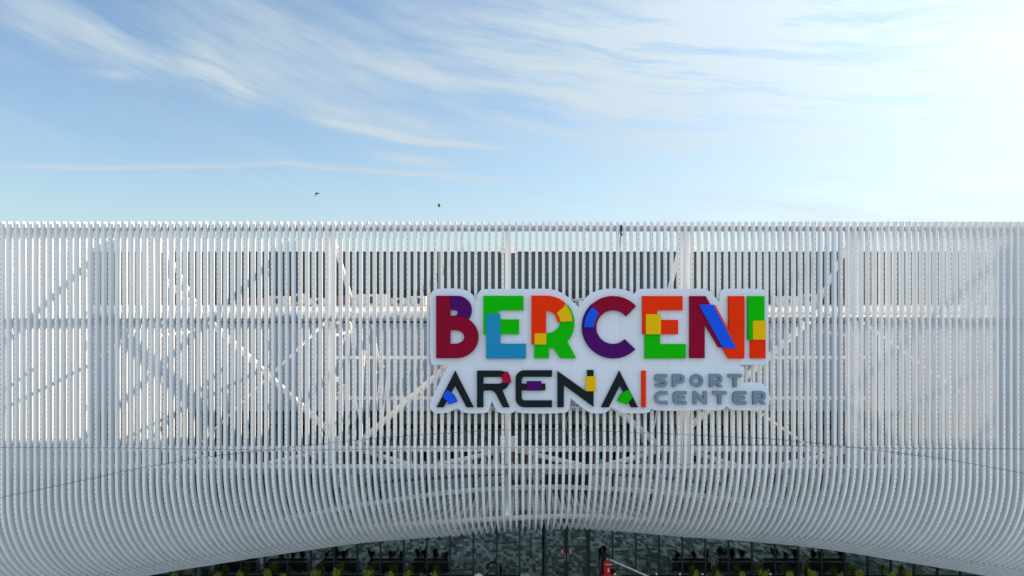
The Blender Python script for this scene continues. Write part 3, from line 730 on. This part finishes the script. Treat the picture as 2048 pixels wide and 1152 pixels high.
for i in range(16):
    a0 = rnd.uniform(-.2, .2); hgt = rnd.uniform(.25, .52); sp = rnd.uniform(.08, .22)
    q.tube([(c0.x + a0 - .05, YM + rnd.uniform(-.15, .15), c0.z - .1), (c0.x + a0 * .7 - .1, YM, c0.z + hgt * .7), (c0.x + a0 * .3, YM - .05, c0.z + hgt), (c0.x + a0 * .3 + sp * .7, YM - .05, c0.z + hgt * .75), (c0.x + .1, YM + rnd.uniform(-.15, .1), c0.z - .02)], 0.022, 6)
q.build('hose_bundle', black_m, mc)
q = MB(); c1 = pm(1203, 1122); q.tube([(c1.x, YM, c1.z + .35), (c1.x - .03, YM, c1.z - .6), (c1.x, YM, 0.9)], 0.045, 8); q.build('side_hose', black_m, mc)
q = MB(); q.bar(pm(1220, 1119), P(1322, 1164, 43.2), 0.085, 0.085); q.build('boom', silver_m, mc)
q = MB(); q.ball((pm(1214, 1117).x, YM - .1, pm(1214, 1117).z), 0.12, .12, .14); q.build('pivot', mat('pivot_metal', (.25, .24, .24), .4, metal=.7), mc)
q = MB(); q.box(a.x - .1, b.x + .5, YM - .4, YM + .3, 0.25, 0.9); q.build('chassis', red_m, mc, 0.04)
for dx in (.1, .8):
    for dy in (-.55, .3):
        q = MB(); q.tube([(a.x + dx, YM + dy, 0.2), (a.x + dx, YM + dy + .14, 0.2)], 0.2, 18); q.build('wheel', black_m, mc)
# small white van-like roof just peeking up left of the door
white_p = mat('cart_white', (0.80, 0.82, 0.86), 0.3)
YC = 45.25
c = P(957, 1146.5, YC); ct = empty('equipment_cart', (c.x, YC, 0), 'low white rounded equipment cart left of the door, only its top in view', 'cart')
q = MB(); q.ball((c.x, YC, c.z - 0.55), 0.42, 0.4, 0.55, 18, 10); q.build('cover', white_p, ct)
q = MB(); q.box(c.x - .4, c.x + .4, YC - .35, YC + .35, 0.3, c.z - .5); q.build('cabinet', white_p, ct, 0.03)
for dx in (-.3, .3):
    q = MB(); q.tube([(c.x + dx, YC - .4, 0.15), (c.x + dx, YC + .4, 0.15)], 0.15, 14); q.build('wheel', black_m, ct)
q = MB(); pts = [P(x, y, YC) for x, y in ((971, 1152), (976, 1145), (985, 1141.5), (993, 1145), (1000, 1152))]
q.tube(pts + [Vector((pts[-1].x, YC, 0.4))], 0.06, 8); q.build('push_handle', black_m, ct)

# ------------------------------------------------------------------ rooftop things
ac_m = mat('ac_cream', (0.62, 0.58, 0.52), 0.6, var=0.1); fan_m = mat('ac_fan', (0.05, 0.05, 0.055), 0.6)
rust_m = mat('rust_red', (0.20, 0.11, 0.09), 0.7)
units = [(500, 64, 2.2), (560, 62, 1.6), (600, 66, 1.3), (640, 63, 2.0), (705, 64, 3.0), (745, 61, 2.6), (800, 65, 1.6), (838, 63, 1.4), (990, 64, 2), (1175, 63, 2.2), (1570, 62, 2.0), (1620, 66, 1.4), (1690, 63, 1.8)]
for i, (px, Y, wd) in enumerate(units):
    x = (px - CX) / F * Y; h = 0.75 + 0.2 * (i % 3)
    root = empty('rooftop_unit', (x, Y, zroof), f'{ords[i]} cream ventilation unit from the left on the white roof before the dark hall', 'rooftop unit', 'ventilation units on the roof')
    q = MB(); q.box(x - wd / 2, x + wd / 2, Y - .5, Y + .5, zroof + .12, zroof + h); q.build('casing', ac_m if i % 4 else rust_m, root, 0.02)
    for dx in (-1, 1):
        q = MB(); q.box(x + dx * (wd / 2 - .2) - .06, x + dx * (wd / 2 - .2) + .06, Y - .4, Y + .4, zroof + .003, zroof + .118); q.build('foot', grey_steel, root)
    q = MB(); q.tube([(x, Y - .53, zroof + h * .55), (x, Y - .505, zroof + h * .55)], h * .28, 16); q.build('fan_grille', fan_m, root)

bird_m = mat('bird_feathers', (0.02, 0.025, 0.035), 0.7)
# thin mast with a perched bird
YR = 50.0
mt = empty('antenna_mast', P(878, 620, YR), 'thin pale mast rising above the fin tops', 'mast'); mt.location.z = zroof
t0 = P(878, 413.5, YR)
q = MB(); q.tube([(t0.x, YR, zroof + .1), (t0.x, YR, t0.z)], 0.028, 8, 0.018); q.build('pole', ac_m, mt)
q = MB(); q.box(t0.x - .15, t0.x + .15, YR - .15, YR + .15, zroof + .002, zroof + .1); q.build('base', grey_steel, mt)
pb = empty('bird', (t0.x, YR, t0.z), 'small dark bird perched on the tip of the thin mast', 'bird')
q = MB(); q.ball((t0.x, YR, t0.z + .09), .085, .12, .10); q.ball((t0.x + .01, YR - .06, t0.z + .20), .045, .055, .05); q.tube([(t0.x + .02, YR - .1, t0.z + .2), (t0.x + .04, YR - .17, t0.z + .19)], .012, 5, .003)
q.tube([(t0.x, YR + .08, t0.z + .07), (t0.x, YR + .24, t0.z + .0)], .04, 6, .02); q.build('body', bird_m, pb)
q = MB(); q.ball((t0.x - .07, YR + .02, t0.z + .09), .03, .12, .07); q.ball((t0.x + .07, YR + .02, t0.z + .09), .03, .12, .07); q.build('wing', bird_m, pb)
# flying bird: wings bent down in an arch
YB = 60.0
fb = empty('bird', P(633, 388, YB), 'dark bird in flight with arched wings in the blue sky', 'bird')
def wing_mesh(pts, chord):
    q = MB(); n = len(pts)
    for i, (x, y) in enumerate(pts):
        p = P(x, y, YB); c_ = chord * (1 - 0.8 * (i / (n - 1)) ** 1.5)
        q.v += [tuple(p + Vector((0, -c_ / 2, .04))), tuple(p + Vector((0, 0, .06))), tuple(p + Vector((0, c_ / 2, .04))), tuple(p + Vector((0, c_ / 2, -.04))), tuple(p + Vector((0, -c_ / 2, -.04)))]
    for i in range(n - 1):
        for k in range(5): q.f.append((i * 5 + k, i * 5 + (k + 1) % 5, (i + 1) * 5 + (k + 1) % 5, (i + 1) * 5 + k)); q.smooth.append(True)
    q.f.append((0, 1, 2, 3, 4)); q.smooth.append(False); q.f.append(tuple((n - 1) * 5 + k for k in range(5))); q.smooth.append(False)
    return q
wing_mesh([(633, 386.4), (635, 386.2), (637, 387.2), (638.6, 388.6)], .16).build('wing', bird_m, fb)
wing_mesh([(633, 386.6), (631.6, 388), (630.8, 390.2), (630.2, 393)], .22).build('wing', bird_m, fb)
q = MB(); p = P(632.8, 387.4, YB); q.ball(p, .07, .2, .06); q.ball(p + Vector((0, -.2, .02)), .045, .06, .045); q.tube([p + Vector((0, .15, 0)), p + Vector((0, .30, -.01))], .03, 6, .02); q.build('body', bird_m, fb)

# black cloth bag tied on the top tube and its rope
cl = empty('cloth_bundle', P(1241, 450, 36.65), 'dark cloth bundle hanging over the top tube above the sign', 'cloth')
q = MB()
for dx, dy, rx, rz in ((0, 454, .045, .14), (.01, 459, .05, .13), (-.02, 464, .035, .09), (.01, 468, .05, .07), (.03, 471, .03, .04)):
    p = P(1242, dy, 36.7); q.ball((p.x + dx, 36.7, p.z), rx * 1.3, .06, rz)
q.build('bundle', black_m, cl)
rope_m = mat('rope', (0.20, 0.15, 0.12), 0.8)
rp = MB(); rp.tube([P(1241, 470, 39), P(1237, 510, 39.5), P(1229, 545, 40), P(1216, 592, 40.5)], .018, 6); rp.tube([P(1242, 470, 39), P(1240, 512, 39.5), P(1233, 545, 40), P(1221, 592, 40.5)], .018, 6)
o = rp.build('rope', rope_m); o['label'] = 'pair of brown ropes running down behind the fins below the cloth bundle'; o['category'] = 'rope'
cable_m = mat('cable', (0.55, 0.53, 0.5), 0.6)
for pts, l in (([(1140, 822), (1132, 845), (1136, 870), (1152, 882), (1166, 872), (1174, 850), (1170, 835)], 'loose looped cable hanging behind the fins below the sign'), ([(902, 944), (906, 965), (903, 985), (899, 1000)], 'short loose cable hanging under the grey ring beam')):
    q = MB(); q.tube([P(x, y, 38.6) for x, y in pts], 0.017, 6); o = q.build('cable', cable_m); o['label'] = l; o['category'] = 'cable'

# ------------------------------------------------------------------ the sign
YS_ = 36.25            # front of the backing board
def zA(x, y): return (850 + x / 5.85, 565 + y / 5.85)
def zB(x, y): return (1200 + x / 5.85, 565 + y / 5.85)
def zC(x, y): return (850 + x / 5.851, 720 + y / 5.851)
def zD(x, y): return (1200 + x / 5.851, 720 + y / 5.851)
def plate(name, loops, y_front, depth, m, parent, bevel=0.012, ref=None):
    """a flat cut-out of the given outline loops (the later ones are holes), facing the viewer"""
    cu = bpy.data.curves.new(name, 'CURVE'); cu.dimensions = '2D'; cu.fill_mode = 'BOTH'; cu.extrude = depth / 2 - bevel; cu.bevel_depth = bevel; cu.bevel_resolution = 1; cu.offset = -bevel
    Yr = ref or YS_
    for lp in loops:
        sp = cu.splines.new('POLY'); sp.points.add(len(lp) - 1); sp.use_cyclic_u = True
        for i, (x, y) in enumerate(lp):
            p = P(x, y, Yr); sp.points[i].co = (p.x, p.z, 0, 1)
    tmp = bpy.data.objects.new('tmp', cu); col.objects.link(tmp)
    dg = bpy.context.evaluated_depsgraph_get(); me = bpy.data.meshes.new_from_object(tmp.evaluated_get(dg)); bpy.data.objects.remove(tmp)
    me.transform(Matrix.Rotation(R(90), 4, 'X')); me.transform(Matrix.Translation((0, y_front + depth / 2, 0)))
    me.name = name; me.materials.clear(); me.materials.append(m)
    o = bpy.data.objects.new(name, me); col.objects.link(o); o.parent = parent
    o.matrix_parent_inverse = parent_matrix(parent).inverted(); return o
def arc(cx_, cy_, rx, ry, a0, a1, n=14):
    return [(cx_ + rx * math.cos(R(a0 + (a1 - a0) * i / n)), cy_ - ry * math.sin(R(a0 + (a1 - a0) * i / n))) for i in range(n + 1)]
def T(f, pts): return [f(x, y) for x, y in pts]
def chaikin(p, it=2):
    for _ in range(it):
        q_ = []
        for a, b in zip(p, p[1:] + p[:1]):
            q_ += [(a[0] * .75 + b[0] * .25, a[1] * .75 + b[1] * .25), (a[0] * .25 + b[0] * .75, a[1] * .25 + b[1] * .75)]
        p = q_
    return p
def paint(n, c): return mat(n, c, 0.6, var=0.09, vscale=0.8, spec=0.05)
crimson = paint('letter_crimson', (0.27, 0.004, 0.030)); purple = paint('letter_purple', (0.075, 0.006, 0.14)); green = paint('letter_green', (0.005, 0.50, 0.003)); blue = paint('letter_blue', (0.01, 0.10, 0.85))
orange = paint('letter_orange', (0.88, 0.035, 0.003)); yellow = paint('letter_yellow', (0.85, 0.50, 0.005)); cyan = paint('letter_cyan', (0.015, 0.27, 0.52)); dark = paint('letter_dark', (0.012, 0.020, 0.024)); slate = paint('letter_slate', (0.19, 0.27, 0.35)); magenta = paint('letter_red', (0.42, 0.005, 0.05))
SIGN = empty('arena_sign', (P(1200, 0, YS_).x, YS_, P(0, 820, YS_).z), 'big white cut-out sign board with colourful letters BERCENI ARENA SPORT CENTER', 'sign')
board = (T(zA, [(60, 960), (58, 180), (70, 115), (120, 76), (200, 70), (400, 68), (500, 98), (560, 145), (597, 208), (598, 208), (625, 110), (670, 76), (900, 74), (1180, 74), (1205, 82), (1230, 72), (1450, 72), (1580, 105), (1700, 190), (1795, 290), (1800, 290), (1840, 225), (1920, 140), (2000, 98)])
         + T(zB, [(80, 72), (200, 68), (320, 92), (398, 134), (402, 134), (440, 80), (520, 72), (950, 72), (1000, 86), (1050, 72), (1220, 72), (1280, 95), (1393, 224), (1398, 224), (1406, 130), (1440, 76), (1520, 72), (1880, 72), (1945, 95), (1970, 150), (1972, 500), (1972, 915), (1955, 955), (1900, 962), (1640, 962)])
         + T(zD, [(1628, 66), (1690, 80), (1695, 150), (1640, 240), (1660, 268), (1760, 262), (1890, 265), (1965, 320), (1985, 400), (1985, 510), (1950, 580), (1880, 592), (1540, 590), (1482, 545), (1478, 545), (1430, 592), (1290, 592), (1240, 590), (1190, 578), (1150, 575), (1110, 592), (1020, 596), (650, 594), (602, 568), (598, 568), (580, 610), (530, 626), (260, 626), (200, 588), (134, 556), (130, 556), (90, 605), (30, 626)])
         + T(zC, [(1980, 628), (1890, 605), (1712, 452), (1704, 452), (1690, 585), (1640, 626), (1110, 628), (1064, 596), (1058, 596), (1010, 628), (870, 626), (820, 570), (784, 480), (778, 480), (755, 590), (720, 626), (450, 626), (402, 572), (350, 570), (290, 612), (180, 630), (100, 620), (62, 570), (62, 490), (110, 390), (270, 62), (266, 56), (100, 56)]))
plate('backing_board', [chaikin(board, 2)], YS_, 0.16, board_m, SIGN, 0.01)
# rails that carry the board on the fins
for py in (600, 690, 770, 815):
    z = P(0, py, YS_).z; q = MB(); q.box(P(880, 0, YS_).x, P(1500, 0, YS_).x, YS_ + .17, YF - .005, z - .05, z + .05); q.build('mounting_rail', grey_steel, SIGN)
L1, L2, L3 = 0.17, 0.215, 0.26        # thickness of the three layers of letter pieces
def letter(text, pieces, name='letter'):
    """pieces: (loops, material, depth); the first piece is the letter itself, the others its sub-parts"""
    root = None
    for i, (lp, m, dpt) in enumerate(pieces):
        if root is None: root = plate(name, lp, YS_ - dpt, dpt - 0.002, m, SIGN); root['label'] = text
        else: plate('colour_piece', lp, YS_ - dpt, dpt - 0.002, m, root)
    return root
letter('crimson and purple letter B', [
    ([T(zA, [(135, 155), (300, 155), (300, 388), (370, 390)] + arc(370, 636, 258, 246, 88, -90, 26) + [(135, 882)]), T(zA, [(300, 555), (350, 555)] + arc(350, 635, 112, 80, 85, -90, 16) + [(300, 715)])], crimson, L2),
    ([T(zA, [(300.5, 155)] + arc(378, 325, 172, 170, 90, -35, 20) + [(420, 420), (301, 392), (301, 387), (345, 387)] + arc(345, 354.5, 40, 32.5, -88, 88, 10) + [(301, 322)])], purple, L1)])
letter('first letter E in green and light blue', [
    ([T(zA, [(685, 155), (1152, 155), (1152, 325), (858, 325), (858, 430), (1100, 430), (1100, 603), (685, 603)])], green, L1),
    ([T(zA, [(718, 368), (882, 368), (882, 715), (1182, 715), (1182, 886), (718, 886)])], cyan, L2)])
cxr, cyr = 1420, 462
letter('letter R in orange and green with yellow patches', [
    ([T(zA, [(1245, 153), (1420, 153)] + arc(cxr, cyr + 10, 322, 319, 88, 46, 10) + [(1560, 350), (1582, 457), (1545, 457)] + arc(1415, 462, 132, 134, 5, 88, 10) + [(1415, 328), (1415, 610), (1300, 722), (1245, 722)])], orange, L2),
    ([T(zA, arc(cxr + 5, cyr + 10, 322, 325, 42, -42, 16) + [(1768, 884), (1580, 884), (1498, 762), (1448, 766), (1448, 884), (1278, 884), (1278, 700), (1350, 690), (1414, 640), (1420, 592)] + arc(1420, 462, 158, 130, -80, -2, 10) + [(1600, 400), (1650, 300)])], green, L1),
    ([T(zA, [(1645, 262)] + arc(1425, 462, 297, 297, 42, 2, 6) + [(1580, 457), (1570, 410), (1538, 355)])], yellow, L3),
    ([T(zA, [(1281, 592), (1417, 592), (1417, 722), (1281, 722)])], yellow, L3)])
CXc, CYc = 150, 520
letter('letter C in crimson, blue and purple', [
    ([T(zB, arc(CXc, CYc, 363, 363, 42.5, 134, 24) + arc(CXc, CYc, 230, 230, 136, 180, 10) + arc(CXc, CYc, 195, 195, 180, 40, 26))], crimson, L2),
    ([T(zB, arc(CXc, CYc, 366, 366, 133, 315, 40) + arc(CXc, CYc, 197, 197, 314, 134, 36))], purple, L1),
    ([T(zB, arc(CXc, CYc, 338, 338, 135.5, 180, 12) + arc(CXc, CYc, 225, 225, 180, 135.5, 10))], blue, L3)])
letter('second letter E in orange and green with a yellow patch', [
    ([T(zB, [(490, 158), (960, 158), (960, 325), (662, 325), (662, 437), (907, 437), (907, 603), (490, 603)])], orange, L1),
    ([T(zB, [(518, 604.5), (697, 604.5), (697, 718), (997, 718), (997, 886), (518, 886)])], green, L1),
    ([T(zB, [(527, 370), (702, 370), (702, 603), (527, 603)])], yellow, L3)])
letter('letter N in crimson and orange crossed by a blue slant', [
    ([T(zB, [(1040, 158), (1228, 158), (1282, 255), (1420, 500), (1420, 757), (1378, 757), (1217, 485), (1217, 882), (1040, 882)])], crimson, L1),
    ([T(zB, [(1300, 262), (1335, 262), (1495, 555), (1492, 158), (1677, 158), (1677, 885), (1490, 885), (1422, 766), (1500, 720), (1290, 330)])], orange, L2),
    ([T(zB, [(1145, 258), (1310, 258), (1582, 765), (1425, 765)])], blue, L3)])
letter('letter I in green and orange with a yellow patch', [
    ([T(zB, [(1720, 158), (1910, 158), (1910, 500), (1800, 500), (1800, 668), (1722, 668)])], green, L2),
    ([T(zB, [(1750, 672), (1840, 600), (1912, 520), (1912, 445), (1926, 445), (1926, 885), (1750, 885)])], orange, L1),
    ([T(zB, [(1772, 445), (1920, 445), (1920, 665), (1772, 665)])], yellow, L3)])
# second row
letter('first black letter A with a blue patch', [([T(zC, [(355, 122), (570, 548), (488, 548), (355, 295), (222, 548), (138, 548)])], dark, L1), ([T(zC, [(262, 345), (305, 370), (350, 415), (382, 482), (282, 514), (260, 470), (210, 425)])], blue, L2)])
letter('black letter R with a red patch', [
    ([T(zC, [(610, 122), (878, 122)] + arc(875, 237, 116, 115, 88, -75, 16) + [(990, 548), (912, 548), (835, 400), (812, 368), (780, 352), (685, 352), (685, 548), (610, 548)]), T(zC, [(685, 195), (870, 195)] + arc(872, 235, 38, 40, 88, -88, 8) + [(870, 275), (685, 275)])], dark, L1),
    ([T(zC, [(958, 128), (992, 172), (1012, 260), (917, 264), (907, 222), (884, 190)])], magenta, L2)])
letter('black letter E with a purple patch', [
    ([T(zC, [(1485, 118), (1165, 118)] + arc(1165, 220, 105, 102, 95, 180, 8) + arc(1165, 446, 105, 102, 180, 265, 8) + [(1165, 548), (1485, 548), (1485, 470), (1165, 470)] + arc(1165, 440, 33, 30, 265, 180, 5) + [(1132, 350), (1408, 350), (1408, 275), (1132, 275)] + arc(1165, 225, 33, 32, 180, 95, 5) + [(1165, 193), (1485, 193)])], dark, L1),
    ([T(zC, [(1190, 245), (1362, 245), (1362, 353), (1190, 353)])], purple, L2)])
letter('black letter N with a yellow patch', [([T(zC, [(1548, 126), (1895, 372), (1895, 115), (1970, 115), (1970, 545), (1623, 290), (1623, 548), (1548, 548)])], dark, L1), ([T(zC, [(1880, 185), (1993, 185), (1993, 358), (1880, 358)])], yellow, L2)])
letter('second black letter A with a green patch', [([T(zD, [(222, 122), (440, 548), (358, 548), (228, 295), (98, 548), (10, 548)])], dark, L1), ([T(zD, [(325, 343), (372, 430), (305, 516), (198, 475), (228, 410), (270, 370)])], green, L2)])
letter('thin orange divider bar', [([T(zD, [(480, 122), (532, 122), (532, 550), (480, 550)])], orange, L1)], 'divider_bar')
def small(text, loops): letter(text, [(loops, slate, L2)])
def Rr(x, y): return [T(zD, [(x, y), (x + 118, y), (x + 148, y + 25), (x + 148, y + 78), (x + 120, y + 104), (x + 150, y + 152), (x + 103, y + 152), (x + 75, y + 110), (x + 40, y + 110), (x + 40, y + 152), (x, y + 152)]), T(zD, [(x + 40, y + 34), (x + 112, y + 34), (x + 112, y + 74), (x + 40, y + 74)])]
def Ee(x, y): return [T(zD, [(x + 158, y), (x + 40, y), (x + 12, y + 14), (x, y + 42), (x, y + 112), (x + 12, y + 140), (x + 40, y + 153), (x + 158, y + 153), (x + 158, y + 118), (x + 48, y + 118), (x + 40, y + 110), (x + 40, y + 92), (x + 142, y + 92), (x + 142, y + 62), (x + 40, y + 62), (x + 40, y + 44), (x + 48, y + 35), (x + 158, y + 35)])]
def Tt(x, y): return [T(zD, [(x, y), (x + 158, y), (x + 158, y + 36), (x + 100, y + 36), (x + 100, y + 152), (x + 60, y + 152), (x + 60, y + 36), (x, y + 36)])]
small('slate letter S of SPORT', [T(zD, [(778, 162), (665, 162), (640, 175), (632, 200), (640, 240), (660, 252), (735, 252), (740, 262), (735, 276), (632, 276), (640, 300), (665, 312), (745, 312), (770, 298), (778, 265), (770, 235), (745, 220), (678, 220), (672, 208), (678, 197), (778, 197)])])
small('slate letter P of SPORT', [T(zD, [(838, 162), (950, 162), (980, 185), (980, 245), (950, 270), (878, 270), (878, 312), (838, 312)]), T(zD, [(878, 197), (942, 197), (942, 236), (878, 236)])])
small('slate letter O of SPORT', [T(zD, arc(1123, 236, 76, 76, 0, 350, 28)), T(zD, arc(1123, 236, 40, 40, 0, 350, 20))])
small('slate letter R of SPORT', Rr(1272, 161)); small('slate letter T of SPORT', Tt(1490, 161))
small('slate letter C of CENTER', [T(zD, [(785, 362), (705, 362)] + arc(708, 437, 76, 75, 95, 265, 14) + [(705, 513), (785, 513), (785, 477), (708, 477)] + arc(708, 437, 40, 40, 265, 95, 10) + [(708, 397), (785, 397)])])
small('first slate letter E of CENTER', Ee(848, 361))
small('slate letter N of CENTER', [T(zD, [(1083, 362), (1120, 362), (1203, 452), (1203, 362), (1242, 362), (1242, 513), (1208, 513), (1122, 420), (1122, 513), (1083, 513)])])
small('slate letter T of CENTER', Tt(1312, 361)); small('second slate letter E of CENTER', Ee(1546, 361)); small('slate letter R of CENTER', Rr(1778, 361))
